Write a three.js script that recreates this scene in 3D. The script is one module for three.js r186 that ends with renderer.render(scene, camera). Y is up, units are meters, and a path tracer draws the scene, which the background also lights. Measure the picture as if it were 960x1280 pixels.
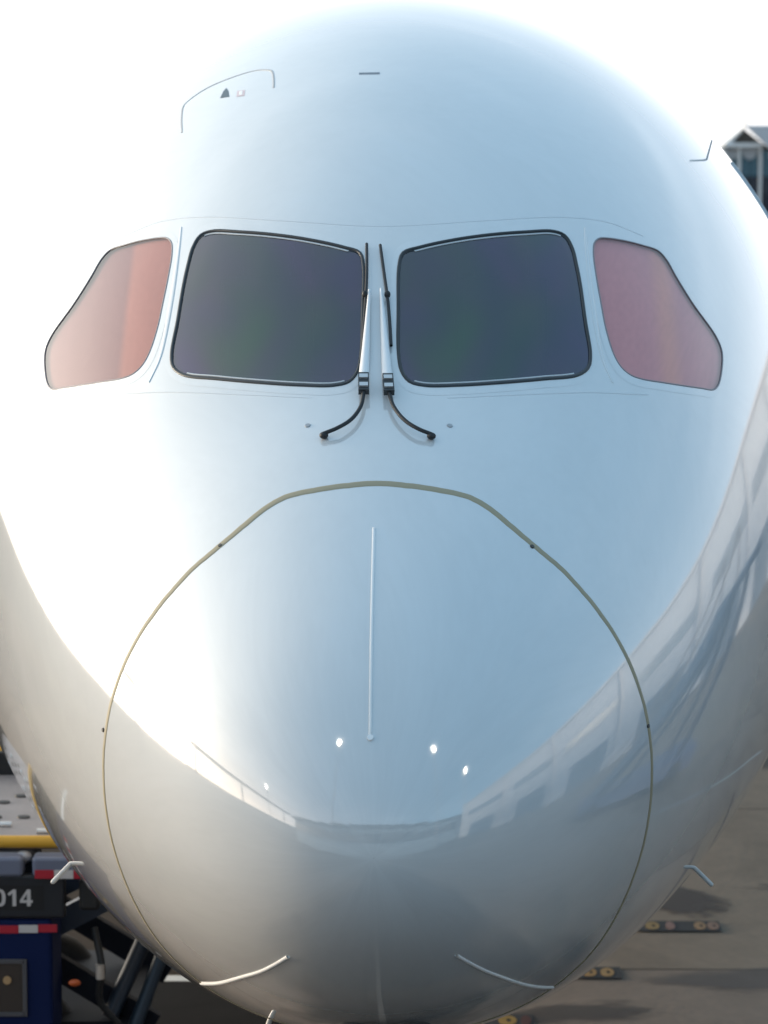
import * as THREE from 'three';
import { RoundedBoxGeometry } from 'three/addons/geometries/RoundedBoxGeometry.js';
import { mergeGeometries } from 'three/addons/utils/BufferGeometryUtils.js';
import { ImprovedNoise } from 'three/addons/math/ImprovedNoise.js';

// ------------------------------------------------------------------ camera, sky, sun, exposure
const scene = new THREE.Scene();
const R = THREE.MathUtils.degToRad;
const camera = new THREE.PerspectiveCamera(2 * Math.atan(640 / 4300) * 180 / Math.PI, 0.75, 0.1, 6000);
camera.position.set(0.19, 7.2, 14);
camera.rotation.order = 'YXZ';
camera.rotation.set(R(-7.4284), 0.0105, 0);
camera.focus = 16.0; camera.userData.fStop = 3.4;
scene.add(camera);

const SUN_AZ = -118, SUN_EL = 7.5;      // azimuth 0 = towards the terminal (+z), negative = the aircraft's right side
const dirOf = (az, el) => new THREE.Vector3(Math.sin(R(az)) * Math.cos(R(el)), Math.sin(R(el)), Math.cos(R(az)) * Math.cos(R(el)));
const sunDir = dirOf(SUN_AZ, SUN_EL), glow = dirOf(-104, 4);   // the glow lies a little to one side of the sun, behind thin cloud
{ // hazy evening sky: blue overhead and opposite the sun, milky white low down, a wide warm glow round the sun
  const W = 1024, H = 512, data = new Float32Array(W * H * 4), noise = new ImprovedNoise(), d = new THREE.Vector3();
  for (let j = 0; j < H; j++) for (let i = 0; i < W; i++) {
    const u = (i + .5) / W, v = (j + .5) / H, lat = (v - .5) * Math.PI, lon = (u - .5) * 2 * Math.PI;
    d.set(Math.cos(lat) * Math.cos(lon), Math.sin(lat), Math.cos(lat) * Math.sin(lon));
    const e = Math.max(0, lat * 180 / Math.PI), g = Math.acos(Math.min(1, d.dot(sunDir))) * 180 / Math.PI;
    const k = Math.exp(-e / 13);
    const n = noise.noise(d.x * 2.2 + 7, d.y * 9, d.z * 2.2) * .5 + noise.noise(d.x * 5, d.y * 21 + 3, d.z * 5) * .3;
    const away = THREE.MathUtils.smoothstep(g, 70, 165);
    const z = [.19, .405, .62], h = [1.25 - .68 * away, 1.3 - .34 * away, 1.36 - .1 * away];
    const haze = Math.exp(-g / 26) * 2.3 + Math.exp(-g / 11) * 5, low = Math.exp(-e / 8) * Math.exp(-Math.acos(Math.min(1, d.dot(glow))) * 180 / Math.PI / 26);
    const cloud = Math.max(0, n) * .35 * Math.exp(-e / 30) * (1 + 2.5 * Math.exp(-g / 45));
    const add = [haze * 1.08 + low * 3.2 + cloud, haze * .95 + low * 1.75 + cloud * .93, haze * .76 + low * .4 + cloud * .88];
    for (let c = 0; c < 3; c++) data[(j * W + i) * 4 + c] = Math.min(14, z[c] * (1 - k) + h[c] * k + add[c]);
    data[(j * W + i) * 4 + 3] = 1;
  }
  const sky = new THREE.DataTexture(data, W, H, THREE.RGBAFormat, THREE.FloatType);
  sky.mapping = THREE.EquirectangularReflectionMapping; sky.magFilter = THREE.LinearFilter; sky.minFilter = THREE.LinearFilter; sky.needsUpdate = true;
  scene.background = sky; scene.environment = sky;
}
const sun = new THREE.DirectionalLight(new THREE.Color(1, .84, .64), 3.0);
sun.position.copy(sunDir).multiplyScalar(80); sun.target.position.set(0, 3, -8); scene.add(sun, sun.target);
sun.castShadow = true; sun.shadow.radius = 30; sun.shadow.mapSize.set(2048, 2048);
Object.assign(sun.shadow.camera, { left: -45, right: 45, top: 35, bottom: -25, near: 1, far: 220 });
const renderer = new THREE.WebGLRenderer({ antialias: true });
renderer.toneMapping = THREE.LinearToneMapping; renderer.toneMappingExposure = 1.17;
renderer.shadowMap.enabled = true;

// ------------------------------------------------------------------ helpers
let seed = 7; const rnd = () => (seed = (seed * 16807) % 2147483647) / 2147483647;
const N3 = new ImprovedNoise();
const taken = {};
const numbered = (n) => { const k = taken[n] = (taken[n] ?? -1) + 1; return k ? `${n}_${String(k).padStart(3, '0')}` : n; };
function tag(o, label, category, group) { o.userData = { label, category, ...(group ? { group } : {}) }; return o; }
function thing(name, label, category, [x, y, z] = [0, 0, 0], turn = 0, group) {
  const o = new THREE.Group(); o.name = numbered(name); o.position.set(x, y, z); o.rotation.y = turn; scene.add(o);
  return tag(o, label, category, group);
}
function part(name, geo, mat, parent) {
  const m = new THREE.Mesh(Array.isArray(geo) ? mergeGeometries(geo.map((g) => { g = g.index ? g.toNonIndexed() : g; for (const k of Object.keys(g.attributes)) if (!['position', 'normal', 'uv'].includes(k)) g.deleteAttribute(k); return g; })) : geo, mat);
  m.name = name; m.castShadow = m.receiveShadow = true; parent.add(m); return m;
}
function structure(name, geo, mat) { const m = part(name, geo, mat, scene); m.userData.kind = 'structure'; return m; }
const box = (w, h, d, x = 0, y = 0, z = 0, r = Math.min(w, h, d) * .12) => new RoundedBoxGeometry(w, h, d, 2, Math.min(r, .03)).translate(x, y, z);
const bar = (a, b, r, n = 10) => { const A = new THREE.Vector3(...a), B = new THREE.Vector3(...b), g = new THREE.CylinderGeometry(r, r, A.distanceTo(B), n); g.applyQuaternion(new THREE.Quaternion().setFromUnitVectors(new THREE.Vector3(0, 1, 0), B.clone().sub(A).normalize())); return g.translate((A.x + B.x) / 2, (A.y + B.y) / 2, (A.z + B.z) / 2); };
const beam = (a, b, w, h) => { const A = new THREE.Vector3(...a), B = new THREE.Vector3(...b), g = new THREE.BoxGeometry(w, h, A.distanceTo(B)); const m = new THREE.Matrix4().lookAt(A, B, new THREE.Vector3(0, 1, .001)); return g.applyMatrix4(m.setPosition((A.x + B.x) / 2, (A.y + B.y) / 2, (A.z + B.z) / 2)); };
function noiseTexture(size, fn, repeat = 1, srgb = false) {
  const d = new Uint8Array(size * size * 4);
  for (let j = 0; j < size; j++) for (let i = 0; i < size; i++) { const c = fn(i / size, j / size); for (let k = 0; k < 3; k++) d[(j * size + i) * 4 + k] = Math.max(0, Math.min(255, 255 * c[k])); d[(j * size + i) * 4 + 3] = 255; }
  const t = new THREE.DataTexture(d, size, size); t.wrapS = t.wrapT = THREE.RepeatWrapping; t.magFilter = THREE.LinearFilter; t.minFilter = THREE.LinearMipmapLinearFilter; t.generateMipmaps = true; t.repeat.set(repeat, repeat);
  if (srgb) t.colorSpace = THREE.SRGBColorSpace; t.needsUpdate = true; return t;
}
// tiling noise on a torus of the noise field
const tile = (u, v, f, o = 0) => { const a = u * 2 * Math.PI, b = v * 2 * Math.PI, r = f / (2 * Math.PI); return N3.noise(Math.cos(a) * r + o, Math.sin(a) * r + Math.cos(b) * r * .73 + 11, Math.sin(b) * r + o * .37); };
const lin = (r, g, b) => new THREE.Color().setRGB(r, g, b);
const std = (c, rough = .6, metal = 0, o = {}) => new THREE.MeshStandardMaterial({ color: c, roughness: rough, metalness: metal, ...o });

// ------------------------------------------------------------------ shape of the airliner's nose: sections along the axis, s metres aft of the tip
const YT = 3.92, SM = 3.9;
const S = [0, .04, .15, .4, .8, 1.3, 2.0, 2.5, 3.0, 3.6, 4.5, 5.5, 7, 9, 15];
const TOP = [0, .21, .42, .72, 1.03, 1.33, 1.70, 2.02, 2.35, 2.69, 3.07, 3.37, 3.60, 3.70, 3.70];
const BOT = [0, -.21, -.41, -.66, -.92, -1.16, -1.42, -1.58, -1.71, -1.83, -2.0, -2.15, -2.3, -2.4, -2.42];
const WID = [0, .24, .44, .72, 1.0, 1.265, 1.565, 1.745, 1.905, 2.07, 2.295, 2.51, 2.765, 2.91, 2.93];
const MID = [0, 0, .01, .04, .09, .16, .25, .31, .36, .42, .48, .54, .57, .57, .57];
function pchip(x, y) {
  const n = x.length, h = [], d = [], m = new Array(n);
  for (let i = 0; i < n - 1; i++) { h[i] = x[i + 1] - x[i]; d[i] = (y[i + 1] - y[i]) / h[i]; }
  m[0] = d[0]; m[n - 1] = d[n - 2];
  for (let i = 1; i < n - 1; i++) m[i] = d[i - 1] * d[i] > 0 ? (w1 => (w1[0] + w1[1]) / (w1[0] / d[i - 1] + w1[1] / d[i]))([2 * h[i] + h[i - 1], h[i] + 2 * h[i - 1]]) : 0;
  return (t) => {
    t = Math.max(x[0], Math.min(x[n - 1], t)); let i = 0; while (i < n - 2 && t > x[i + 1]) i++;
    const u = (t - x[i]) / h[i], w = 1 - u;
    return (1 + 2 * u) * w * w * y[i] + u * w * w * h[i] * m[i] + u * u * (3 - 2 * u) * y[i + 1] - u * u * w * h[i] * m[i + 1];
  };
}
S.forEach((v, i) => { const d = .08 * Math.min(1, Math.sqrt(v / .5)); TOP[i] += d; BOT[i] += d; MID[i] += d; });   // the tip droops
const SQ = S.map(Math.sqrt), NL = 780;
function smooth(vals, even = false, sig = .085) {   // fair the section curve so that reflections run without kinks
  const f = pchip(SQ, vals), raw = (q) => (q < 0 ? (even ? f(-q) : -f(-q)) : f(q)), lut = new Float64Array(NL + 4), K = 24;
  for (let i = 0; i < NL + 4; i++) { const q = (i - 1) / NL * SM; let a = 0, w = 0; for (let k = -K; k <= K; k++) { const t = k / K * 2.6, g = Math.exp(-t * t / 2), sg = sig * (q < .25 ? .35 + 2.6 * Math.max(0, q) : 1); a += g * raw(q + t * sg); w += g; } lut[i] = a / w; }
  return (q) => { const t = Math.max(0, Math.min(.999999, q / SM)) * NL, i = Math.floor(t), u = t - i, [a, b, c, d] = [lut[i], lut[i + 1], lut[i + 2], lut[i + 3]]; return b + .5 * u * (c - a + u * (2 * a - 5 * b + 4 * c - d + u * (3 * (b - c) + d - a))); };
}
const fT = smooth(TOP), fB = smooth(BOT), fW = smooth(WID), fM = smooth(MID, true);
function surf(q, th) {
  const s = q * q, m = fM(q), sn = Math.sin(th);
  return new THREE.Vector3(fW(q) * Math.cos(th), YT + m + (sn > 0 ? fT(q) - m : m - fB(q)) * sn, -s);
}
function normalAt(q, th) {
  const e = 2e-3, q0 = Math.max(q, .03);
  const a = surf(q0 + e, th).sub(surf(q0 - e, th)), b = surf(q0, th + e).sub(surf(q0, th - e));
  const n = b.cross(a).normalize(); if (n.dot(new THREE.Vector3(Math.cos(th), Math.sin(th), .3)) < 0) n.negate();
  if (q < .06) n.lerp(new THREE.Vector3(0, .0, 1), 1 - q / .06).normalize();
  return n;
}
function qth(x, y) {   // from a point of the front elevation to the skin
  let a = 0, b = SM;
  const g = (q) => { const m = fM(q), dy = y - YT - m, v = dy / (dy > 0 ? fT(q) - m : m - fB(q)); return (x / fW(q)) ** 2 + v * v - 1; };
  for (let k = 0; k < 44; k++) { const c = (a + b) / 2; if (g(Math.max(c, 1e-5)) > 0) a = c; else b = c; }
  const q = (a + b) / 2, m = fM(q), dy = y - YT - m; return [q, Math.atan2(dy / (dy > 0 ? fT(q) - m : m - fB(q)), x / fW(q))];
}
const onSkin = (x, y, off = 0) => { const [q, th] = qth(x, y), p = surf(q, th), n = normalAt(q, th); return { p: p.addScaledVector(n, off), n }; };

// curves of the front elevation, walked with an even step
function curve2(points, closed, tension = .5) { return new THREE.CatmullRomCurve3(points.map(([x, y]) => new THREE.Vector3(x, y, 0)), closed, 'centripetal', tension); }
function sample(points, n, closed) { return curve2(points, closed).getSpacedPoints(n).slice(0, closed ? n : n + 1).map((p) => [p.x, p.y]); }
// a ribbon with a rounded back that follows a line on the skin
function ribbon(line, width, height, closed = false, base = 0, taper = null) {
  const pts = line.map((l) => (l.p ? l : onSkin(l[0], l[1]))), n = pts.length, pos = [], idx = [], prof = [[-.5, -.35], [-.42, .6], [-.2, 1], [.2, 1], [.42, .6], [.5, -.35]], P = prof.length;
  pts.forEach(({ p, n: N }, i) => {
    const a = pts[closed ? (i + n - 1) % n : Math.max(0, i - 1)].p, b = pts[closed ? (i + 1) % n : Math.min(n - 1, i + 1)].p;
    const B = N.clone().cross(b.clone().sub(a).normalize()).normalize(), w = width * (taper ? taper(i / (n - 1)) : 1);
    for (const [u, v] of prof) { const c = p.clone().addScaledVector(B, u * w).addScaledVector(N, base + v * height); pos.push(c.x, c.y, c.z); }
  });
  for (let i = 0; i < (closed ? n : n - 1); i++) for (let k = 0; k < P - 1; k++) { const a = i * P + k, b = ((i + 1) % n) * P + k; idx.push(a, a + 1, b, b, a + 1, b + 1); }
  if (!closed) for (const e of [0, (n - 1) * P]) for (let k = 1; k < P - 1; k++) idx.push(e, e + k, e + k + 1);
  const g = new THREE.BufferGeometry(); g.setAttribute('position', new THREE.Float32BufferAttribute(pos, 3)); g.setIndex(idx); g.computeVertexNormals();
  return g;
}
// a sheet that fills an outline of the front elevation and follows the skin
function patch(outline, off, inner = null, rings = 22) {
  const n = outline.length, pos = [], nor = [], uv = [], idx = [], c = outline.reduce((a, p) => [a[0] + p[0] / n, a[1] + p[1] / n], [0, 0]);
  for (let r = 0; r <= rings; r++) for (let i = 0; i < n; i++) {
    const f = inner ? r / rings * 1 : 1 - r / rings, a = outline[i], b = inner ? inner[i] : c, t = inner ? f : 1 - f;
    const x = a[0] + (b[0] - a[0]) * t, y = a[1] + (b[1] - a[1]) * t, o = onSkin(x, y, off);
    pos.push(o.p.x, o.p.y, o.p.z); nor.push(o.n.x, o.n.y, o.n.z); uv.push(x, y);
  }
  for (let r = 0; r < rings; r++) for (let i = 0; i < n; i++) { const a = r * n + i, b = r * n + (i + 1) % n; idx.push(a, b, a + n, b, b + n, a + n); }
  const g = new THREE.BufferGeometry(); g.setAttribute('position', new THREE.Float32BufferAttribute(pos, 3)); g.setAttribute('normal', new THREE.Float32BufferAttribute(nor, 3)); g.setAttribute('uv', new THREE.Float32BufferAttribute(uv, 2));
  // make the winding agree with the normals
  const A = new THREE.Vector3().fromArray(pos, 3 * idx[0]), B = new THREE.Vector3().fromArray(pos, 3 * idx[1]), C = new THREE.Vector3().fromArray(pos, 3 * idx[2]);
  if (B.sub(A).cross(C.sub(A)).dot(new THREE.Vector3().fromArray(nor, 0)) < 0) for (let i = 0; i < idx.length; i += 3) [idx[i], idx[i + 1]] = [idx[i + 1], idx[i]];
  g.setIndex(idx); return g;
}
const inset = (o, d) => { const n = o.length; let area = 0; for (let i = 0; i < n; i++) { const a = o[i], b = o[(i + 1) % n]; area += a[0] * b[1] - b[0] * a[1]; } const sg = Math.sign(area); return o.map((p, i) => { const a = o[(i + n - 2) % n], b = o[(i + 2) % n], dx = b[0] - a[0], dy = b[1] - a[1], L = Math.hypot(dx, dy); return [p[0] - dy / L * d * sg, p[1] + dx / L * d * sg]; }); };
const inside = (o, x, y) => { let c = false; for (let i = 0, j = o.length - 1; i < o.length; j = i++) if ((o[i][1] > y) !== (o[j][1] > y) && x < (o[j][0] - o[i][0]) * (y - o[i][1]) / (o[j][1] - o[i][1]) + o[i][0]) c = !c; return c; };
const mirror = (o) => o.map(([x, y]) => [-x, y]);

// ------------------------------------------------------------------ paint and glass
const orange = noiseTexture(512, (u, v) => { const a = .5 + .32 * tile(u, v, 9) + .2 * tile(u, v, 23, 5); return [a, a, a]; });
const dirt = noiseTexture(512, (u, v) => {
  const streak = tile(u, v * .999, 30, 3) * .5 + tile(u, v, 7, 9), fine = tile(u, v, 70, 21);
  const a = .975 + .035 * streak + .014 * fine; return [a, a * .997, a * .988];
});
const whitePaint = new THREE.MeshPhysicalMaterial({ color: lin(.65, .66, .665), map: dirt, roughness: .09, ior: 2.0, clearcoat: 1, clearcoatRoughness: .05, bumpMap: orange, bumpScale: .0008 });
const radomePaint = new THREE.MeshPhysicalMaterial({ color: lin(.64, .655, .665), map: dirt, roughness: .07, ior: 2.0, clearcoat: 1, clearcoatRoughness: .035, bumpMap: orange, bumpScale: .0005 });
const sealDark = std(lin(.018, .022, .026), .42);
const sealLight = std(lin(.5, .53, .55), .35);
const rubber = std(lin(.012, .013, .015), .55);
const coating = noiseTexture(256, (u, v) => { const a = tile(u, v, 3, 2), b = tile(u, v, 4, 17), c = tile(u, v, 9, 5) * .4; return [.52 + .16 * a + .1 * c, .52 - .1 * a + .14 * b, .58 + .1 * a - .08 * b]; });   // uneven tint of the heating film
const frontGlass = new THREE.MeshPhysicalMaterial({ color: lin(1, 1, 1), map: coating, roughness: .04, transmission: 1, thickness: 0, ior: 1.85 });
const filmTex = noiseTexture(256, (u, v) => { const a = tile(u, v, 3.2, 2), b = tile(u, v, 3.8, 17), c = tile(u, v, 8, 5); return [.44 + .18 * a + .08 * c, .42 - .12 * a + .13 * b, .50 + .12 * a - .14 * b + .06 * c]; }, 1, true);
const hazeFilm = new THREE.MeshPhysicalMaterial({ map: filmTex, roughness: .8, specularIntensity: 0, transparent: true, opacity: .42 });
const sideGlass = new THREE.MeshPhysicalMaterial({ color: lin(.86, .62, .6), roughness: .05, transmission: 1, thickness: 0, ior: 1.5 });

// added sheets behind the side panes, the peach reflection painted as a soft stripe
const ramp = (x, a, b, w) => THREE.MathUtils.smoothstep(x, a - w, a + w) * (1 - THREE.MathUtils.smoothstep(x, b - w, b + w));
const reflectionMap = (base, stripe, a, b, w) => noiseTexture(256, (u, v) => { const f = ramp(u, a, b, w), n = 1 + .05 * tile(u, v, 40, 6) + .07 * tile(u, v, 5, 3); return base.map((c, k) => (c + (stripe[k] - c) * f) * n); });
const reflectionLeft = std(lin(1, 1, 1), .85, 0, { map: reflectionMap([.27, .25, .265], [.46, .34, .29], .70, 1.2, .025) });
const reflectionRight = std(lin(1, 1, 1), .85, 0, { map: reflectionMap([.82, .62, .66], [.93, .72, .62], .40, .50, .05) });  // darker on the sunlit side, paler opposite: light balanced in the colour

// ------------------------------------------------------------------ the airliner
const jet = thing('airliner', 'white wide-body airliner parked nose-in with wipers folded between its cockpit windows', 'airplane');
const FRONT = sample([[.087, 6.225], [.105, 6.278], [.19, 6.305], [.37, 6.338], [.55, 6.357], [.72, 6.364], [.86, 6.362], [.921, 6.338], [.955, 6.28], [.972, 6.2], [.985, 6.113], [1.0, 5.95], [1.016, 5.80], [1.003, 5.748], [.95, 5.718], [.77, 5.711], [.55, 5.706], [.37, 5.703], [.21, 5.706], [.14, 5.724], [.103, 5.768], [.088, 5.84], [.085, 6.02]], 150, true);
const SIDE = sample([[1.064, 6.25], [1.074, 6.298], [1.10, 6.3165], [1.14, 6.316], [1.24, 6.297], [1.34, 6.268], [1.425, 6.236], [1.47, 6.19], [1.52, 6.1], [1.60, 5.97], [1.727, 5.79], [1.75, 5.72], [1.735, 5.64], [1.706, 5.582], [1.675, 5.566], [1.60, 5.585], [1.515, 5.608], [1.39, 5.641], [1.27, 5.672], [1.215, 5.695], [1.168, 5.735], [1.134, 5.795], [1.102, 5.91], [1.086, 6.02], [1.072, 6.13]], 150, true);
const holes = [FRONT, mirror(FRONT), SIDE, mirror(SIDE)].map((o) => inset(o, -.006));
// where the radome ends, as a function of the angle round the axis
const seamXY = [[0, 5.335], [.12, 5.327], [.285, 5.3], [.40, 5.28], [.485, 5.238], [.565, 5.175], [.70, 5.065], [.85, 4.938], [1.01, 4.745], [1.12, 4.56], [1.19, 4.37], [1.225, 4.2], [1.238, 4.035], [1.232, 3.81], [1.193, 3.57], [1.13, 3.34], [1.035, 3.09], [.9, 2.88], [.7, 2.70], [.4, 2.60], [0, 2.575]];
const seamPts = sample(seamXY, 160, false), seamRaw = seamPts.map(([x, y]) => { const [q, th] = qth(Math.max(x, 1e-4), y); return [th, q]; }).sort((a, b) => a[0] - b[0]);
const seamQ = seamRaw.map(([th], i) => { let a = 0, w = 0; for (let k = -14; k <= 14; k++) { const j = i + k < 0 ? -(i + k) : i + k >= seamRaw.length ? 2 * seamRaw.length - 2 - i - k : i + k, g = Math.exp(-k * k / 12); a += g * seamRaw[j][1]; w += g; } return [th, a / w]; });
const seamOf = pchip(seamQ.map((p) => p[0]), seamQ.map((p) => p[1]));
const seamAt = (th) => { let t = Math.atan2(Math.sin(th), Math.cos(th)); if (t > Math.PI / 2) t = Math.PI - t; if (t < -Math.PI / 2) t = -Math.PI - t; return seamOf(t); };
function shell(qs, nTh, cut = null, shift = 0) {   // qs(th) gives the stations of one meridian
  const pos = [], nor = [], uv = [], idx = []; let rows = 0;
  for (let i = 0; i <= nTh; i++) {
    const th = Math.PI * (2 * i / nTh - .5), list = qs(th); rows = list.length;
    for (const q of list) { const n = normalAt(q, th), p = surf(q, th).addScaledVector(n, shift); pos.push(p.x, p.y, p.z); nor.push(n.x, n.y, n.z); uv.push((th + 2) * .6, q * q * .35); }
  }
  for (let i = 0; i < nTh; i++) for (let k = 0; k < rows - 1; k++) {
    const a = i * rows + k, b = a + rows;
    if (cut) { const x = (pos[3 * a] + pos[3 * b + 3]) / 2, y = (pos[3 * a + 1] + pos[3 * b + 4]) / 2, z = pos[3 * a + 2]; if (z > -4.6 && y > 5.4 && y < 6.5 && cut.some((o) => inside(o, x, y))) continue; }
    idx.push(a, a + 1, b, b, a + 1, b + 1);
  }
  const g = new THREE.BufferGeometry(); g.setAttribute('position', new THREE.Float32BufferAttribute(pos, 3)); g.setAttribute('normal', new THREE.Float32BufferAttribute(nor, 3)); g.setAttribute('uv', new THREE.Float32BufferAttribute(uv, 2));
  const A = new THREE.Vector3().fromArray(pos, 3 * idx[0]), B = new THREE.Vector3().fromArray(pos, 3 * idx[1]), C = new THREE.Vector3().fromArray(pos, 3 * idx[2]);
  if (B.sub(A).cross(C.sub(A)).dot(new THREE.Vector3().fromArray(nor, 3 * idx[1])) < 0) for (let i = 0; i < idx.length; i += 3) [idx[i], idx[i + 1]] = [idx[i + 1], idx[i]];
  g.setIndex(idx); return g;
}
const Q5 = Math.sqrt(5.0);
part('radome', shell((th) => { const e = seamAt(th); return Array.from({ length: 91 }, (_, k) => e * (k / 90) ** 1.15); }, 420), radomePaint, jet);
part('fuselage', shell((th) => { const e = seamAt(th) - .0004, out = []; for (let k = 0; k <= 230; k++) out.push(e + (Q5 - e) * k / 230); for (let k = 1; k <= 40; k++) out.push(Q5 + (SM - .02 - Q5) * k / 40); return out; }, 760, holes), whitePaint, jet);
{ // the cabin goes on behind, out of sight
  const pos = [], L = [[15.1, 1], [24, 1], [33, .98], [42, .72], [50, .38], [55, .06]], q = SM - .03, n = 96;
  const g = new THREE.CylinderGeometry(1, 1, 1, n, L.length - 1, true), P = g.attributes.position;
  for (let k = 0; k < L.length; k++) for (let i = 0; i <= n; i++) { const th = 2 * Math.PI * i / n, p = surf(q, th), f = L[k][1]; P.setXYZ(k * (n + 1) + i, p.x * f, 7.0 + (p.y - 7.0) * f, -L[k][0]); }
  g.computeVertexNormals(); part('rear_fuselage', g, std(lin(.76, .77, .78), .35, 0, { side: THREE.DoubleSide }), jet);
}
// cockpit lining, bulkhead, floor, glare shield and seats behind the glass
part('cockpit_lining', shell((th) => Array.from({ length: 150 }, (_, k) => 1.22 + (2.36 - 1.22) * k / 149), 420, holes.map((o) => inset(o, -.005)), -.06), std(lin(.30, .25, .31), .8), jet);
{
  const q = Math.sqrt(5.2), cap = new THREE.Shape(Array.from({ length: 72 }, (_, k) => { const p = surf(q, k / 36 * Math.PI); return new THREE.Vector2(p.x * .95, 4.6 + (p.y - 4.6) * .95); }));
  part('bulkhead', new THREE.ExtrudeGeometry(cap, { depth: .04, bevelEnabled: false }).translate(0, 0, -5.2), std(lin(.26, .22, .26), .8), jet);
  part('cockpit_door', new THREE.BoxGeometry(.8, 1.7, .03).translate(0, 5.8, -5.14), std(lin(.16, .14, .16), .7), jet); part('overhead_panel', box(.9, .1, .8, 0, 6.62, -4.6), std(lin(.1, .09, .1), .7), jet);
  const edge = Array.from({ length: 14 }, (_, k) => { const t = 2.1 + 3.0 * k / 13; return new THREE.Vector2(fW(Math.sqrt(t)) * .88, t); });
  const fl = new THREE.Shape([...edge, ...edge.map((e) => new THREE.Vector2(-e.x, e.y)).reverse()]);
  part('cockpit_floor', new THREE.ExtrudeGeometry(fl, { depth: .04, bevelEnabled: false }).rotateX(-Math.PI / 2).translate(0, 4.9, 0), std(lin(.06, .06, .07), .8), jet);
}
part('glare_shield', [box(1.9, .1, .5, 0, 5.62, -2.72, .04), box(1.8, .5, .1, 0, 5.36, -2.85)], std(lin(.03, .03, .034), .7), jet);
for (const x of [-.62, .62]) part('cockpit_seat', [box(.5, .14, .5, x, 5.25, -3.9, .03), box(.48, .8, .14, x, 5.68, -4.2, .03), box(.28, .2, .1, x, 6.16, -4.22, .03)], std(lin(.05, .05, .06), .8), jet);
// windows
for (const sd of [-1, 1]) {
  const fo = sd > 0 ? FRONT : mirror(FRONT), so = sd > 0 ? SIDE : mirror(SIDE);
  const w = part('windshield', patch(fo, -.0015), frontGlass, jet);
  part('window_seal', ribbon(fo, .017, .006, true, .001), sealDark, w);
  part('heating_film', patch(fo, -.006), hazeFilm, w);
  part('window_frame', patch(inset(fo, -.036), .0008, inset(fo, -.003), 4), whitePaint, w);
  part('window_border', patch(inset(fo, -.003), .0006, inset(fo, .009), 3), std(lin(.03, .034, .038), .4), w);
  const rim = inset(fo, .0125), cut0 = rim.findIndex(([x]) => Math.abs(x) > .96), run = [...rim.slice(cut0), ...rim.slice(0, cut0)];
  part('window_trim', ribbon(run.filter(([, y]) => y < 5.728), .009, .003, false, .0006), sealLight, w);
  const top = rim.filter(([x, y]) => y > 6.285 && Math.abs(x) > .13 && Math.abs(x) < .9).sort((a, b) => a[0] - b[0]); part('window_trim', ribbon(top, .009, .003, false, .0006), sealLight, w);
  const v = part('side_window', patch(so, -.0015), sideGlass, jet);
  part('window_seal', ribbon(so, .009, .003, true, .0006), std(lin(.22, .2, .21), .45), v);
  part('window_frame', patch(inset(so, -.034), .0008, inset(so, -.002), 4), whitePaint, v);
  part('reflection_sheet', patch(inset(so, -.022), -.02), sd < 0 ? reflectionLeft : reflectionRight, v);  // added sheet carrying the painted reflection of the pane
  // raised post between the two windows
  part('window_post', ribbon(sample([[sd * 1.028, 6.37], [sd * 1.03, 6.25], [sd * 1.045, 6.0], [sd * 1.075, 5.78], [sd * 1.12, 5.67]], 40), .03, .004, false, 0, (t) => .35 + .65 * Math.sin(Math.PI * t)), whitePaint, jet);
}
part('panel_seam', ribbon(sample([[-1.35, 6.31], [-1.15, 6.39], [-.9, 6.425], [-.5, 6.42], [0, 6.40], [.5, 6.42], [.9, 6.425], [1.15, 6.39], [1.35, 6.31]], 120), .006, .0006, false, .0004), std(lin(.57, .59, .6), .4), jet);
part('panel_seam', ribbon(sample([[-1.3, 5.6], [-1.0, 5.64], [-.6, 5.655], [-.32, 5.655]], 60), .006, .0006, false, .0004), std(lin(.57, .59, .6), .4), jet);
part('panel_seam', ribbon(sample([[1.3, 5.6], [1.0, 5.64], [.6, 5.655], [.32, 5.655]], 60), .006, .0006, false, .0004), std(lin(.57, .59, .6), .4), jet);
// radome joint with its fasteners, and the lightning strips
const seamEven = seamQ.map(([th, q]) => { const p = surf(q + .0022 * N3.noise(th * 9, 3, 1) + .0012 * N3.noise(th * 31, 7, 2), th); return [p.x, p.y]; }).reverse(), seamFull = [...mirror(seamEven).reverse().slice(0, -1), ...seamEven];
const seam = part('radome_seam', ribbon(seamFull, .027, .0028, false, .0004, (t) => 1 + .6 * Math.exp(-(((t - .5) / .13) ** 2)) + .12 * N3.noise(t * 60, 1, 5)), std(lin(.33, .285, .19), .6), jet);
for (const [x, y] of [[-.70, 5.066], [.69, 5.065], [-1.235, 4.22], [1.215, 4.25]]) {
  const { p, n } = onSkin(x, y, .003), g = new THREE.CylinderGeometry(.009, .011, .006, 14).applyQuaternion(new THREE.Quaternion().setFromUnitVectors(new THREE.Vector3(0, 1, 0), n)).translate(p.x, p.y, p.z);
  part('fastener', g, std(lin(.06, .055, .05), .5), seam);
}
const stripMat = std(lin(.8, .8, .79), .35);
part('lightning_strip', ribbon(sample([[-.012, 5.17], [-.015, 4.8], [-.016, 4.41]], 60), .015, .006), stripMat, jet);
part('lightning_strip', ribbon(sample([[-.376, 3.379], [-.50, 3.235], [-.617, 3.116], [-.75, 2.95], [-.855, 2.82]], 60), .019, .009), stripMat, jet);
part('lightning_strip', ribbon(sample([[.348, 3.40], [.46, 3.27], [.575, 3.14], [.70, 2.98], [.83, 2.81]], 60), .017, .007), stripMat, jet);
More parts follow.
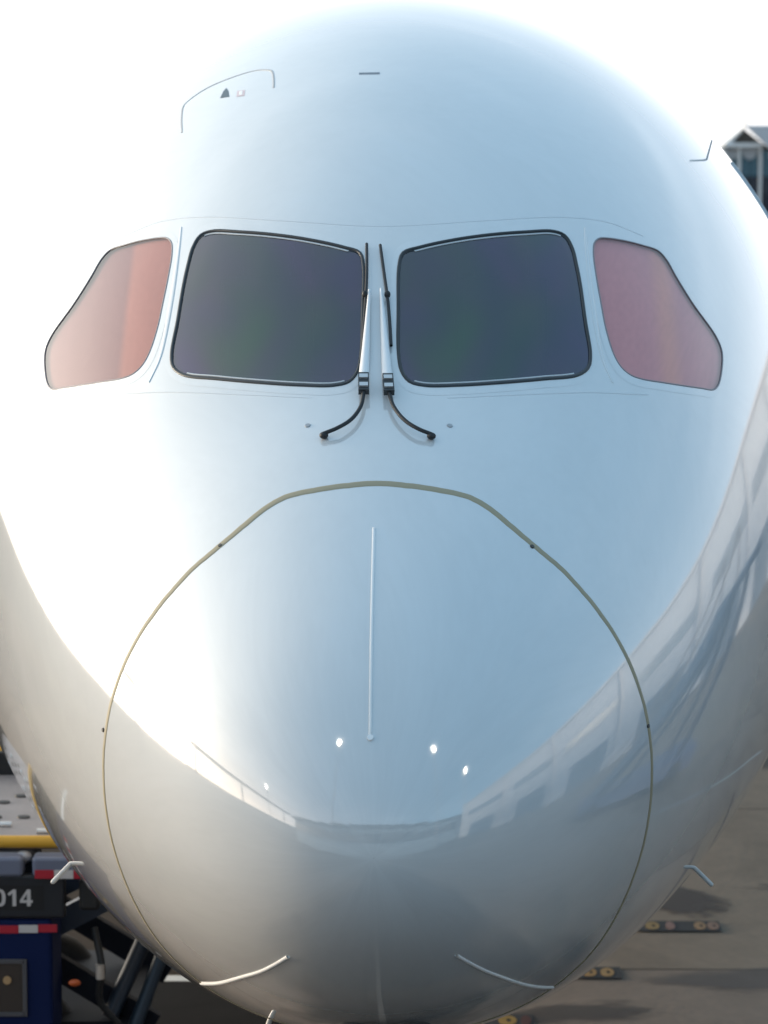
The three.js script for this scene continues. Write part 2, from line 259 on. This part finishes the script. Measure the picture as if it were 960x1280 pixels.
{ const { p, n } = onSkin(-.016, 4.40, .004); part('strip_end', new THREE.CylinderGeometry(.013, .015, .012, 16).applyQuaternion(new THREE.Quaternion().setFromUnitVectors(new THREE.Vector3(0, 1, 0), n)).translate(p.x, p.y, p.z), std(lin(.85, .86, .86), .25), jet); }
// wipers
function skinTube(list, rad, mat, name, parent, seg = 40) {   // list of [x, y, height above the skin]
  const pts = list.map(([x, y, o]) => onSkin(x, y, o).p), c = new THREE.CatmullRomCurve3(pts, false, 'centripetal');
  return part(name, new THREE.TubeGeometry(c, seg, rad, 10), mat, parent);
}
function wiper(pivot, bend, block, armTop, blade, clip) {
  const w = part('wiper', new THREE.SphereGeometry(.021, 18, 12).scale(1, .8, 1).translate(...onSkin(...pivot, .018).p.toArray()), rubber, jet);
  skinTube([[...pivot, .028], ...bend.map((b) => [...b, .036]), [...block[0], .04]], .0095, rubber, 'wiper_arm', w);
  const A = onSkin(...block[0], .04).p, B = onSkin(...block[1], .045).p;
  part('wiper_hinge', beam(A.toArray(), B.toArray(), .05, .03), std(lin(.03, .032, .035), .4), w);
  const u = B.clone().sub(A);
  for (const t of [.3, .78]) { const C = A.clone().addScaledVector(u, t - .1).add(new THREE.Vector3(0, .008, .012)), D = A.clone().addScaledVector(u, t + .1).add(new THREE.Vector3(0, .008, .012)); part('hinge_plate', beam(C.toArray(), D.toArray(), .04, .02), std(lin(.62, .62, .62), .3, .6), w); }
  // white tapered blade arm
  const n = 24, pos = [], idx = [];
  for (let i = 0; i <= n; i++) {
    const t = i / n, x = block[1][0] + (armTop[0] - block[1][0]) * t, y = block[1][1] + (armTop[1] - block[1][1]) * t, { p, n: N } = onSkin(x, y, .03), wd = .026 * (1 - t) + .007 * t;
    for (const [a, h] of [[-1, -.012], [-.8, .006], [0, .012], [.8, .006], [1, -.012]]) { const c = p.clone().addScaledVector(N, h); pos.push(c.x + a * wd, c.y, c.z); }
  }
  for (let i = 0; i < n; i++) for (let k = 0; k < 4; k++) { const a = i * 5 + k; idx.push(a, a + 1, a + 5, a + 1, a + 6, a + 5); }
  const g = new THREE.BufferGeometry(); g.setAttribute('position', new THREE.Float32BufferAttribute(pos, 3)); g.setIndex(idx); g.computeVertexNormals();
  part('blade_arm', g, std(lin(.78, .78, .78), .5, 0, { side: THREE.DoubleSide }), w);
  skinTube(blade.map((b) => [...b, .02]), .0075, rubber, 'wiper_blade', w);
  part('blade_clip', new THREE.SphereGeometry(.015, 14, 10).scale(1, 1.3, 1).translate(...onSkin(...clip, .026).p.toArray()), rubber, w);
}
wiper([-.247, 5.498], [[-.185, 5.515], [-.125, 5.548], [-.082, 5.60]], [[-.069, 5.655], [-.072, 5.722]], [-.054, 6.09], [[-.072, 6.305], [-.069, 6.18], [-.071, 6.07], [-.079, 5.9], [-.084, 5.78]], [-.075, 6.075]);
wiper([.24, 5.496], [[.18, 5.512], [.12, 5.545], [.068, 5.60]], [[.046, 5.652], [.038, 5.718]], [.001, 6.095], [[-.006, 6.30], [.014, 6.18], [.034, 6.06], [.046, 5.95], [.053, 5.86]], [.032, 6.075]);
// drain ports under the windows
for (const x of [-.327, .327]) { const { p, n } = onSkin(x, 5.545, .001); part('drain_port', new THREE.CylinderGeometry(.012, .016, .008, 14).applyQuaternion(new THREE.Quaternion().setFromUnitVectors(new THREE.Vector3(0, 1, 0), n)).translate(p.x, p.y, p.z), std(lin(.34, .36, .38), .5), jet); }
// escape hatch in the roof, with its two placards
const hatch = part('escape_hatch', ribbon(sample([[-1.10, 6.83], [-1.118, 6.90], [-1.122, 6.965], [-1.09, 7.0], [-1.0, 7.062], [-.87, 7.118], [-.728, 7.16], [-.66, 7.165], [-.628, 7.158], [-.612, 7.12], [-.605, 7.07]], 90), .013, .002, false, .0004), std(lin(.42, .42, .42), .5), jet);
part('placard', patch([[-.905, 7.012], [-.852, 7.02], [-.862, 7.05], [-.878, 7.066], [-.892, 7.048]], .0015, null, 4), std(lin(.07, .11, .14), .5), hatch);
part('placard', patch([[-.81, 7.02], [-.765, 7.026], [-.766, 7.056], [-.81, 7.05]], .0012, null, 4), std(lin(.62, .5, .52), .5), hatch);
part('placard', patch([[-.798, 7.027], [-.778, 7.03], [-.779, 7.05], [-.798, 7.047]], .0024, null, 4), std(lin(.85, .84, .84), .5), hatch);
part('roof_antenna', ribbon(sample([[-.14, 7.145], [-.03, 7.147]], 12), .02, .006), std(lin(.3, .32, .35), .5), jet);
// air data probes standing out of the lower skin and one high on the cabin side
function probe(q, th, dir, r, mat) {   // a short straight mast with a rounded tip
  const p = surf(q, th), n = normalAt(q, th), a = p.clone().addScaledVector(n, -.02), e = p.clone().add(new THREE.Vector3(...dir)), m = a.clone().lerp(e, .5);
  const mast = part('air_probe', new THREE.TubeGeometry(new THREE.CatmullRomCurve3([a, m, e]), 20, r, 10), mat, jet);
  part('probe_tip', new THREE.SphereGeometry(r * .98, 12, 8).translate(e.x, e.y, e.z), mat, mast);
}
const probeWhite = std(lin(.62, .6, .58), .35);
probe(Math.sqrt(3.2), R(180 + 35.5), [-.085, -.09, .03], .0125, probeWhite);
probe(Math.sqrt(3.5), R(-37.5), [.085, -.085, .02], .0115, std(lin(.55, .55, .54), .35));
probe(Math.sqrt(2.4), R(-108.5), [-.035, -.10, .05], .013, probeWhite);
// forward door frame on the side that meets the bridge
{
  const ring = (sAt, a, b, n) => Array.from({ length: n }, (_, k) => { const th = R(a + (b - a) * k / (n - 1)), q = Math.sqrt(sAt); return { p: surf(q, th), n: normalAt(q, th) }; });
  part('door_frame', ribbon(ring(7.6, 41, 27, 24), .05, .012), std(lin(.46, .5, .53), .4), jet);
  part('door_frame', ribbon(ring(7.6, 14, 8, 12), .05, .012), std(lin(.36, .4, .43), .4), jet);
  const q = Math.sqrt(6.2), th = R(45.2), a = surf(q, th), e = a.clone().add(new THREE.Vector3(.03, .115, 0));
  part('blade_antenna', bar(a.toArray(), e.toArray(), .0055, 10), std(lin(.36, .4, .43), .5), jet);
}
// nose gear
{
  const gear = part('nose_gear', [bar([0, .5, -6.2], [0, 2.2, -6.0], .11, 20), bar([0, .55, -6.2], [0, 1.9, -5.2], .05), bar([-.32, .5, -6.2], [.32, .5, -6.2], .07, 16)], std(lin(.6, .6, .6), .35, .3), jet);
  for (const x of [-.3, .3]) { part('wheel', new THREE.TorusGeometry(.35, .15, 16, 40).rotateY(Math.PI / 2).translate(x, .5, -6.2), rubber, gear); part('wheel', new THREE.CylinderGeometry(.25, .25, .14, 28).rotateZ(Math.PI / 2).translate(x, .5, -6.2), std(lin(.5, .5, .5), .4, .4), gear); }
}

// ------------------------------------------------------------------ the apron: one sheet to the horizon, concrete slabs near the aircraft
const concreteTex = noiseTexture(1024, (u, v) => {
  const big = tile(u, v, 3, 2), mid = tile(u, v, 11, 8), fine = tile(u, v, 120, 4), mott = tile(u, v, 38, 14), st = Math.max(0, tile(u, v, 6, 31) - .28) * 1.2;
  const a = .80 + .12 * big + .09 * mid + .06 * mott + .05 * fine - .4 * st; return [a, a * .985, a * .965];
});
const concreteBump = noiseTexture(512, (u, v) => { const a = .5 + .3 * tile(u, v, 90, 3) + .2 * tile(u, v, 190, 9); return [a, a, a]; });
const concrete = (r, g, b) => new THREE.MeshPhysicalMaterial({ color: lin(r, g, b), roughness: .9, specularIntensity: .5, map: concreteTex, bumpMap: concreteBump, bumpScale: .004 });
{ const g = new THREE.PlaneGeometry(6000, 6000).rotateX(-Math.PI / 2).translate(0, -.02, 0), uv = g.attributes.uv; for (let i = 0; i < uv.count; i++) uv.setXY(i, uv.getX(i) * 600, uv.getY(i) * 600); structure('apron', g, concrete(.19, .165, .14)); }
const apron = scene.getObjectByName('apron');
const slabMats = [concrete(.27, .212, .17), concrete(.24, .195, .16), concrete(.285, .225, .172), concrete(.255, .20, .158)];
{ // slabs 6 m long and 4.6 m wide with open joints
  for (let i = -5; i < 6; i++) for (let j = -6; j < 2; j++) {
    const w = 4.6, l = 6, x = i * w + 2.1, z = j * l - 9.9 + 6 - 0, g = new RoundedBoxGeometry(w - .025, .02, l - .03, 1, .006).translate(0, -.012, 0), uv = g.attributes.uv, P = g.attributes.position;
    const ox = rnd(), oz = rnd(); for (let k = 0; k < uv.count; k++) uv.setXY(k, (P.getX(k)) / 7 + ox, P.getZ(k) / 7 + oz);
    const m = part('concrete_slab', g, slabMats[Math.floor(rnd() * 4)], apron); m.position.set(x, 0, z);
  }
}
// soft-edged oil and tyre stains, worn paint, and one broad shade painted ahead of the nose
const softEdge = (o) => { const s = 128; return noiseTexture(s, (u, v) => { const x = u * 2 - 1, y = v * 2 - 1, r = Math.hypot(x, y) + .35 * N3.noise(x * 2 + o, y * 2, o) + .15 * N3.noise(x * 6, y * 6 + o, 3); const a = THREE.MathUtils.smoothstep(1 - r, .12, .5); return [a, a, a]; }); };
const stainShadeMasks = [softEdge(1.3), softEdge(4.1), softEdge(7.7)];
function stain_shade(x, z, w, d, turn, c, k, strength = .7) {
  const m = part('stain_shade', new THREE.PlaneGeometry(w, d).rotateX(-Math.PI / 2), std(c, .7, 0, { alphaMap: stainShadeMasks[k], transparent: true, opacity: strength }), apron);
  m.position.set(x, .004, z); m.rotation.y = turn;
}
stain_shade(2.4, -15.2, 1.0, 1.6, .35, lin(.05, .035, .028), 0, .75);
stain_shade(4.0, -15.6, 2.2, .5, -.1, lin(.06, .05, .045), 1, .7);
stain_shade(3.1, -21.2, 3.4, 1.2, .05, lin(.055, .05, .045), 2, .6);
stain_shade(3.6, -23.9, 3.0, 1.6, 0, lin(.07, .065, .06), 1, .5);
stain_shade(1.4, -11.6, 1.5, .7, .2, lin(.06, .05, .045), 2, .6);
stain_shade(3.0, -12.6, 2.6, .9, .1, lin(.09, .08, .075), 0, .5);
stain_shade(0, -6, 3, 5, .1, lin(.07, .065, .06), 1, .5);
stain_shade(.9, 1.0, 7.5, 22, .05, lin(.03, .032, .036), 2, .85);  // ground shade painted in, darkens the mirrored underside of the nose
{ // added mirror-like sheet beyond the apron edge, whitens the far ground with sky glare
  const g = new THREE.PlaneGeometry(6000, 2900).rotateX(-Math.PI / 2).translate(0, .05, -1450 - 112);
  structure('far_glare', g, new THREE.MeshPhysicalMaterial({ color: lin(.03, .05, .06), roughness: .06, ior: 1.33 }));
}
// painted markings and painted-in shade (each a sheet just above the slabs)
const paintW = std(lin(.62, .62, .6), .7, 0, { map: dirt });
const strip = (name, x, z, w, l, mat, turn = 0, y = .008) => { const m = part(name, new THREE.PlaneGeometry(w, l).rotateX(-Math.PI / 2), mat, apron); m.position.set(x, y, z); m.rotation.y = turn; return m; };
strip('lead_in_line', 0, 2, .08, 22, std(lin(.09, .085, .08), .7));
strip('white_line', -4.15, -12.55, 6, .17, paintW);
strip('white_line', 9, -3.5, .10, 30, std(lin(.26, .26, .26), .7), .25);
const shadeDark = new THREE.MeshPhysicalMaterial({ color: lin(.024, .023, .023), roughness: .95, specularIntensity: .12, map: concreteTex });
strip('shade_patch', -2.2, -11.15, 4.4, 2.6, shadeDark, 0, .006);  // shade beside the loader, painted as a dark sheet
strip('shade_patch', -3.0, -16.2, 4.0, 7.0, new THREE.MeshPhysicalMaterial({ color: lin(.07, .056, .046), roughness: .95, specularIntensity: .12, map: concreteTex }), 0, .006);  // brown sheet painting the shaded ground behind the loader
// stop marks beside the stand's centre line: black plates with worn yellow characters
function stopMark(x, z, w, d, glyphs, label) {
  const t = thing('stop_mark', label, 'ground marking', [x, .01, z], 0);
  part('plate', box(w, .004, d, 0, 0, 0, .001), std(lin(.026, .028, .032), .85, 0, { map: concreteTex }), t);
  for (const [gx, gw, c, hole] of glyphs) {
    const s = new THREE.Shape(); s.absellipse(0, 0, gw / 2, d * .38, 0, Math.PI * 2);
    if (hole) { const h = new THREE.Path(); h.absellipse(.01, 0, gw * .14, d * .13, 0, Math.PI * 2, true); s.holes.push(h); }
    const g = new THREE.ExtrudeGeometry(s, { depth: .003, bevelEnabled: false }).rotateX(-Math.PI / 2).translate(gx, .0025, 0);
    const uv = g.attributes.uv; for (let k = 0; k < uv.count; k++) uv.setXY(k, uv.getX(k) * 1.3 + gx, uv.getY(k) * 1.3);
    part('character', g, std(c.clone().multiplyScalar(.62), .85, 0, { map: concreteTex }), t);
  }
}
stopMark(1.60, -12.75, .40, .34, [[-.05, .11, lin(.62, .36, .12), true], [.09, .11, lin(.62, .38, .14), true]], 'small black ground plate with two round yellow characters just right of the nose');
stopMark(2.36, -14.25, .72, .34, [[-.21, .12, lin(.5, .33, .12), true], [-.06, .08, lin(.42, .24, .2), false], [.19, .1, lin(.52, .32, .16), true], [.3, .1, lin(.45, .28, .2), true]], 'long black ground plate with worn orange and pink characters farther right on the concrete');
stopMark(.86, -11.35, .4, .34, [[0, .14, lin(.6, .36, .06), true], [.14, .08, lin(.12, .025, .018), false]], 'dark ground plate with yellow and red paint showing just under the nose');

// ------------------------------------------------------------------ cargo loader on the aircraft's right side (left in the view)
{
  const t = thing('cargo_loader', 'dark blue cargo loader with yellow rails, grey roller deck and red and white tape', 'loader', [-4.15, 0, -9]);
  const W = 1.9, xr = 2.06;   // right end of the platform in local x
  const navy = new THREE.MeshPhysicalMaterial({ color: lin(.005, .013, .062), roughness: .7, specularIntensity: .25, map: dirt }), navyDark = new THREE.MeshPhysicalMaterial({ color: lin(.007, .010, .018), roughness: .6, specularIntensity: .4 }), yellow = std(lin(.62, .34, .03), .5, 0, { map: dirt }), steel = std(lin(.28, .265, .28), .6, .1, { map: concreteTex }), dark = std(lin(.01, .011, .013), .6);
  part('deck', [box(W, .06, 2.2, xr - W / 2 + .1, 1.88, -1.2)], steel, t);
  // castor cups and rollers let into the deck
  for (let i = 0; i < 8; i++) for (let j = 0; j < 8; j++) {
    if (rnd() < .35) continue;
    const x = xr - .12 - i * .2 + (j % 2) * .1, z = -.3 - j * .25 + (rnd() - .5) * .06, y = 1.911;
    if (rnd() < .7) part('deck_cup', new THREE.CylinderGeometry(.045, .05, .012, 12).translate(x, y + .003, z), rnd() < .93 ? dark : std(lin(.16, .08, .085), .6), t);
    else part('deck_roller', new THREE.CylinderGeometry(.022, .022, .1, 10).rotateZ(Math.PI / 2).translate(x, y + .012, z), std(lin(.6, .6, .6), .3, .5), t);
  }
  part('guard_rail', [bar([xr - W, 1.93, .02], [xr + .08, 1.93, .02], .043, 16)], yellow, t);
  part('guard_rail', [bar([xr - W, 2.06, -2.45], [xr - .02, 2.06, -2.45], .045, 16)], yellow, t);
  part('rear_stop', box(W, .3, .06, xr - W / 2, 1.93, -2.34), dark, t);
  part('front_beam', box(W - .3, .3, .5, xr - W / 2 - .2, 1.70, -.2, .04), navyDark, t);
  for (const x of [xr - .42, xr - .95, xr - 1.5]) part('lamp_housing', new THREE.SphereGeometry(.05, 16, 12).scale(1.2, .9, .8).translate(x, 1.83, .06), std(lin(.35, .36, .4), .3, .4), t);
  for (const [x, w] of [[xr - .16, .38], [xr - .66, .5]]) part('equipment_box', box(w, .14, .18, x, 1.79, .1, .03), std(lin(.13, .15, .22), .4), t);
  // number board with its painted digits
  part('number_board', box(W - .1, .30, .1, xr - W / 2 - .08, 1.58, .12, .02), std(lin(.008, .010, .016), .5), t);
  const cv = document.createElement('canvas'); cv.width = 256; cv.height = 96; const cx = cv.getContext('2d');
  cx.fillStyle = '#0a0c12'; cx.fillRect(0, 0, 256, 96); cx.fillStyle = '#b9b7b8'; cx.font = 'bold 92px sans-serif'; cx.textAlign = 'right'; cx.fillText('014', 214, 81);
  const ct = new THREE.CanvasTexture(cv); ct.colorSpace = THREE.SRGBColorSpace;
  part('number', new THREE.PlaneGeometry(.46, .172).translate(xr - .5, 1.575, .173), new THREE.MeshStandardMaterial({ map: ct, roughness: .5 }), t);
  // body panel, red and white reflective tape in separate pieces
  part('body', [box(W - .2, 1.0, .6, xr - W / 2 - .12, .92, -.14, .03)], navy, t);
  const red = std(lin(.36, .012, .03), .4), white = std(lin(.5, .49, .5), .4);
  for (let k = 0; k < 9; k++) part('tape', box(.13, .055, .006, xr - .25 - k * .132, 1.36 - k * .004, .165, .002), k % 2 ? white : red, t);
  for (let k = 0; k < 3; k++) part('tape', box(.13, .06, .006, xr - .0 - k * .132, 1.745, .202, .002), k % 2 ? white : red, t);
  // lit recess with its frame
  part('panel_frame', [box(.34, .03, .04, xr - .58, 1.13, .16), box(.34, .03, .04, xr - .58, .76, .16), box(.03, .4, .04, xr - .41, .945, .16), box(.03, .4, .04, xr - .75, .945, .16)], std(lin(.07, .07, .08), .5), t);
  part('panel_door', box(.32, .36, .01, xr - .58, .945, .165), std(lin(.035, .025, .02), .6), t);
  part('gauge', new THREE.CylinderGeometry(.028, .028, .02, 16).rotateX(Math.PI / 2).translate(xr - .53, 1.0, .175), std(lin(.4, .26, .13), .5), t);
  part('gauge', new THREE.CylinderGeometry(.03, .03, .02, 16).rotateX(Math.PI / 2).translate(xr - .63, .93, .175), std(lin(.3, .2, .03), .5), t);
  part('marker_lamp', new THREE.SphereGeometry(.035, 16, 10).scale(1.2, .7, .6).translate(xr - .07, .98, .165), std(lin(.45, .09, .02), .35), t);
  part('marker_lamp', new THREE.SphereGeometry(.035, 16, 10).scale(1.3, .6, .6).translate(xr - .02, .56, .165), std(lin(.5, .5, .52), .35), t);
  // scissor arms, wheels and chassis to the right of the body
  part('corner_post', box(.14, .22, .2, xr + .03, 1.58, .02, .03), dark, t);
  for (const z of [-.5, -1.9]) { part('scissor_arm', beam([xr - 1.6, 1.75, z], [xr + .42, .5, z], .09, .17), navyDark, t); part('scissor_arm', beam([xr - 1.6, .5, z - .12], [xr + .30, 1.5, z - .12], .09, .17), std(lin(.03, .05, .09), .35), t); }
  part('lift_cylinder', [bar([xr + .12, .6, -.35], [xr + .40, 1.2, -.7], .06, 14)], std(lin(.015, .026, .045), .4, .2), t);
  part('lift_cylinder', [bar([xr + .28, .5, -.3], [xr + .52, 1.12, -.55], .05, 14)], std(lin(.02, .035, .055), .4, .2), t);
  part('hose', new THREE.TubeGeometry(new THREE.CatmullRomCurve3([[xr + .04, 1.3, -.1], [xr + .1, 1.05, 0], [xr + .08, .8, -.05], [xr + .2, .62, -.1]].map((p) => new THREE.Vector3(...p))), 30, .025, 10), dark, t);
  part('valve', new THREE.CylinderGeometry(.03, .03, .1, 12).translate(xr + .09, 1.02, .02), std(lin(.55, .5, .45), .4, .4), t);
  part('chassis', box(W, .3, 2.0, xr - W / 2 + .3, .42, -1.3, .05), navyDark, t);
  for (const x of [xr - .5, xr - 1.5]) for (const z of [-.6, -2.1]) { const w = part('wheel', new THREE.TorusGeometry(.26, .12, 14, 32).translate(x, .38, z), dark, t); part('hub', new THREE.CylinderGeometry(.16, .16, .2, 20).rotateX(Math.PI / 2).translate(x, .38, z), steel, w); }
}

// ------------------------------------------------------------------ glazed gable-roofed hall far behind on the right
{
  const D = 95, k = D / 4300, X = (px) => .19 + (px - 525) * k, Y = (py) => 7.2 - D * Math.tan(R(7.4284) + Math.atan((py - 640) / 4300));
  const z = 14 - D, x0 = X(899), t = thing('glazed_hall', 'pale-roofed building with blue glass walls and white posts behind the fuselage', 'building', [x0, 0, z]);
  const ey = Y(184), ry = Y(158), rx = X(926) - x0, L = 14, w = 7.0;
  const white = std(lin(.72, .71, .69), .5), roofM = std(lin(.55, .56, .58), .5, .2), shade = std(lin(.10, .085, .07), .8);
  const blue = new THREE.MeshPhysicalMaterial({ color: lin(.045, .14, .19), roughness: .2, clearcoat: 1, clearcoatRoughness: .03 }), deep = new THREE.MeshPhysicalMaterial({ color: lin(.010, .018, .04), roughness: .1, clearcoat: 1 });
  // the gable faces the aircraft; roof runs back to the right
  const roof = new THREE.Shape([[-.1, ey - .02], [rx, ry], [rx, ry - .06], [.02, ey - .12]].map((p) => new THREE.Vector2(...p)));
  part('verge', new THREE.ExtrudeGeometry(roof, { depth: .5, bevelEnabled: false }).translate(0, 0, -.1), white, t);
  const gable = new THREE.Shape([[.02, ey - .1], [rx, ry - .07], [rx + .8, ry - 1.0], [rx + .8, ey - .1]].map((p) => new THREE.Vector2(...p)));
  part('gable', new THREE.ExtrudeGeometry(gable, { depth: .1, bevelEnabled: false }).translate(0, 0, .05), shade, t);
  const rp = new THREE.Shape([[rx, ry + .03], [rx + 8, ry + .02], [rx + 8, ry - 3.2], [rx + 1.4, ry - 1.25]].map((p) => new THREE.Vector2(...p)));
  part('roof', new THREE.ExtrudeGeometry(rp, { depth: .12, bevelEnabled: true, bevelSize: .02, bevelThickness: .02, bevelSegments: 1 }).translate(0, 0, .55), roofM, t);
  part('ridge_cap', box(.06, .14, .3, rx, ry + .08, .4), std(lin(.6, .58, .55), .5), t);
  part('eaves_beam', box(1.0, .12, .2, .55, Y(181), .42), white, t);
  part('rear_wall', box(4.6, ey - .4, .04, 2.2, ey / 2 - .1, .02, .01), deep, t);
  for (const px of [902, 920, 946]) { part('post', box(.085, ey + .3, .2, X(px) - x0, (ey) / 2 - .05, .3, .02), white, t); }
  const y1 = Y(187), y2 = Y(220);
  for (let i = 0; i < 16; i++) { const a = -.05 + i * .28; part('upper_pane', box(.265, y1 - y2, .05, a + .13, (y1 + y2) / 2, .12, .01), blue, t); part('lower_pane', box(.265, y2 - .3, .05, a + .13, (y2 + .25) / 2, .12, .01), deep, t); }
  for (const px of [911, 933]) { // draped white blinds behind the glass head
    const s = new THREE.Shape(); s.moveTo(-.25, 0); s.bezierCurveTo(-.18, -.42, .18, -.42, .25, 0); s.lineTo(-.25, 0);
    part('awning', new THREE.ExtrudeGeometry(s, { depth: .06, bevelEnabled: false }).translate(X(px) - x0, y1 + .05, .2), std(lin(.45, .46, .47), .6), t);
  }
}

// ------------------------------------------------------------------ what stands round the camera and is seen in the paint: terminal, bridge, walkway, floodlights
{
  const t = thing('terminal_building', 'long grey glass-fronted terminal facing the aircraft nose', 'building', [11, 0, 15.6]);
  const wall = std(lin(.27, .36, .44), .6), frame = std(lin(.3, .3, .31), .5), glass = new THREE.MeshPhysicalMaterial({ color: lin(.02, .026, .03), roughness: .05, clearcoat: 1 });
  const H = 6.5, w = 66;
  part('wall', [box(w, 3.4, .5, 0, 1.7, .3), box(w, 1.0, .5, 0, H - .5, .3), box(w, H, 12, 0, H / 2, 7)], wall, t);
  part('roof_edge', box(w + 1, .5, 1.4, 0, H + .2, -.1), std(lin(.05, .05, .055), .6), t);
  for (let i = 0; i < 22; i++) { part('window_pane', box(2.86, H - 4.5, .06, -w / 2 + 1.5 + i * 3, (3.4 + H - 1) / 2, .18, .01), glass, t); part('mullion', box(.12, H - 4.4, .14, -w / 2 + i * 3, (3.4 + H - 1) / 2, .1, .01), frame, t); }
}
{
  const t = thing('pier_building', 'long lavender grey pier building, mirrored along the right flank of the aircraft', 'building', [23, 0, -28]);
  const wall = std(lin(.44, .48, .56), .7, 0, { map: dirt }), bay = std(lin(.05, .09, .15), .5), glass = std(lin(.16, .2, .26), .25), trim = std(lin(.5, .49, .52), .6);
  part('wall', box(3, 8.7, 84, 1.5, 4.35, 0), wall, t); part('parapet', box(3.4, .25, 84.4, 1.45, 8.8, 0), trim, t);
  for (let i = 0; i < 9; i++) { part('bay_door', box(.1, 3.2, 5.2, -.04, 1.65, -38 + i * 9.3), bay, t); part('window_band', box(.08, 1.0, 7.4, -.03, 5.9, -38 + i * 9.3), glass, t); part('pilaster', box(.3, 8.5, .4, -.1, 4.25, -42 + .3 + i * 9.3), trim, t); }
}
{
  const t = thing('boarding_stairs', 'dark blue mobile boarding stairs standing by the pier, mirrored as slanting shapes at right', 'boarding stairs', [10.5, 0, -9], .35);
  const dk = std(lin(.03, .06, .11), .5), rail = std(lin(.42, .28, .2), .5);
  part('flight', [beam([0, 4.2, -3], [0, .5, 3.2], 1.5, .3)], dk, t);
  for (let i = 0; i < 16; i++) part('step', box(1.4, .05, .34, 0, .72 + i * .232, 2.98 - i * .388), std(lin(.2, .22, .25), .6), t);
  for (const x of [-.8, .8]) part('handrail', [bar([x, 5.3, -3.2], [x, 1.6, 3.2], .05), bar([x, 4.2, -3.1], [x, 5.3, -3.2], .05), bar([x, .5, 3.2], [x, 1.6, 3.2], .05)], rail, t);
  part('landing', box(1.8, .16, 1.8, 0, 4.2, -3.8), dk, t); part('support', [beam([-.7, .5, -2], [-.7, 4.1, -3.9], .2, .2), beam([.7, .5, -2], [.7, 4.1, -3.9], .2, .2), beam([-.7, .5, 1.5], [-.7, 3.6, -2.3], .16, .16)], dk, t);
  part('chassis', box(1.9, .5, 6.6, 0, .65, 0), std(lin(.05, .09, .2), .5), t);
  for (const x of [-.9, .9]) for (const z of [-2.3, 2.3]) part('wheel', new THREE.TorusGeometry(.27, .13, 12, 28).rotateY(Math.PI / 2).translate(x, .4, z), rubber, t);
}
{
  const t = thing('elevated_walkway', 'slim elevated walkway on thin columns, mirrored as a dark line in the left paint', 'walkway', [-24, 0, 0]);
  part('deck', box(1.6, .32, 31, 0, 7.2, -.5, .03), std(lin(.08, .075, .07), .7), t);
  for (let i = 0; i < 4; i++) part('column', bar([0, 0, 13 - i * 9.3], [0, 7.1, 13 - i * 9.3], .14, 12), std(lin(.2, .2, .2), .6), t);
}
{ // apron floodlights above the terminal; their glow shows as small white points on the radome
  const lamp = (x, y, z, s, label) => {
    const t = thing('floodlight', label, 'floodlight', [x, 0, z], 0, 'apron floodlights on masts above the terminal');
    part('mast', bar([0, 0, .4], [0, y + .3, .4], .12, 12), std(lin(.35, .35, .36), .5, .3), t);
    part('housing', box(s * 1.15, s * 1.15, .3, 0, y, .25), std(lin(.1, .1, .1), .5), t);
    part('lamp_face', new THREE.CircleGeometry(s / 2, 28).rotateY(Math.PI).translate(0, y, .09), new THREE.MeshStandardMaterial({ color: 0x000000, emissive: new THREE.Color(1, .95, .85), emissiveIntensity: 26 }), t);
  };
  lamp(-7.9, 22.5, 14.4, 1.3, 'floodlight mirrored as the white point left of the centre strip');
  lamp(13.5, 21.6, 14.4, 1.4, 'floodlight mirrored as the brightest white point right of the centre strip');
  lamp(24.6, 17.6, 14.4, 1.6, 'floodlight mirrored as the lower white point at the right');
  lamp(-38, 13.4, 14.4, 1.5, 'floodlight mirrored as the small point in the warm glow at left');
}
renderer.render(scene, camera);
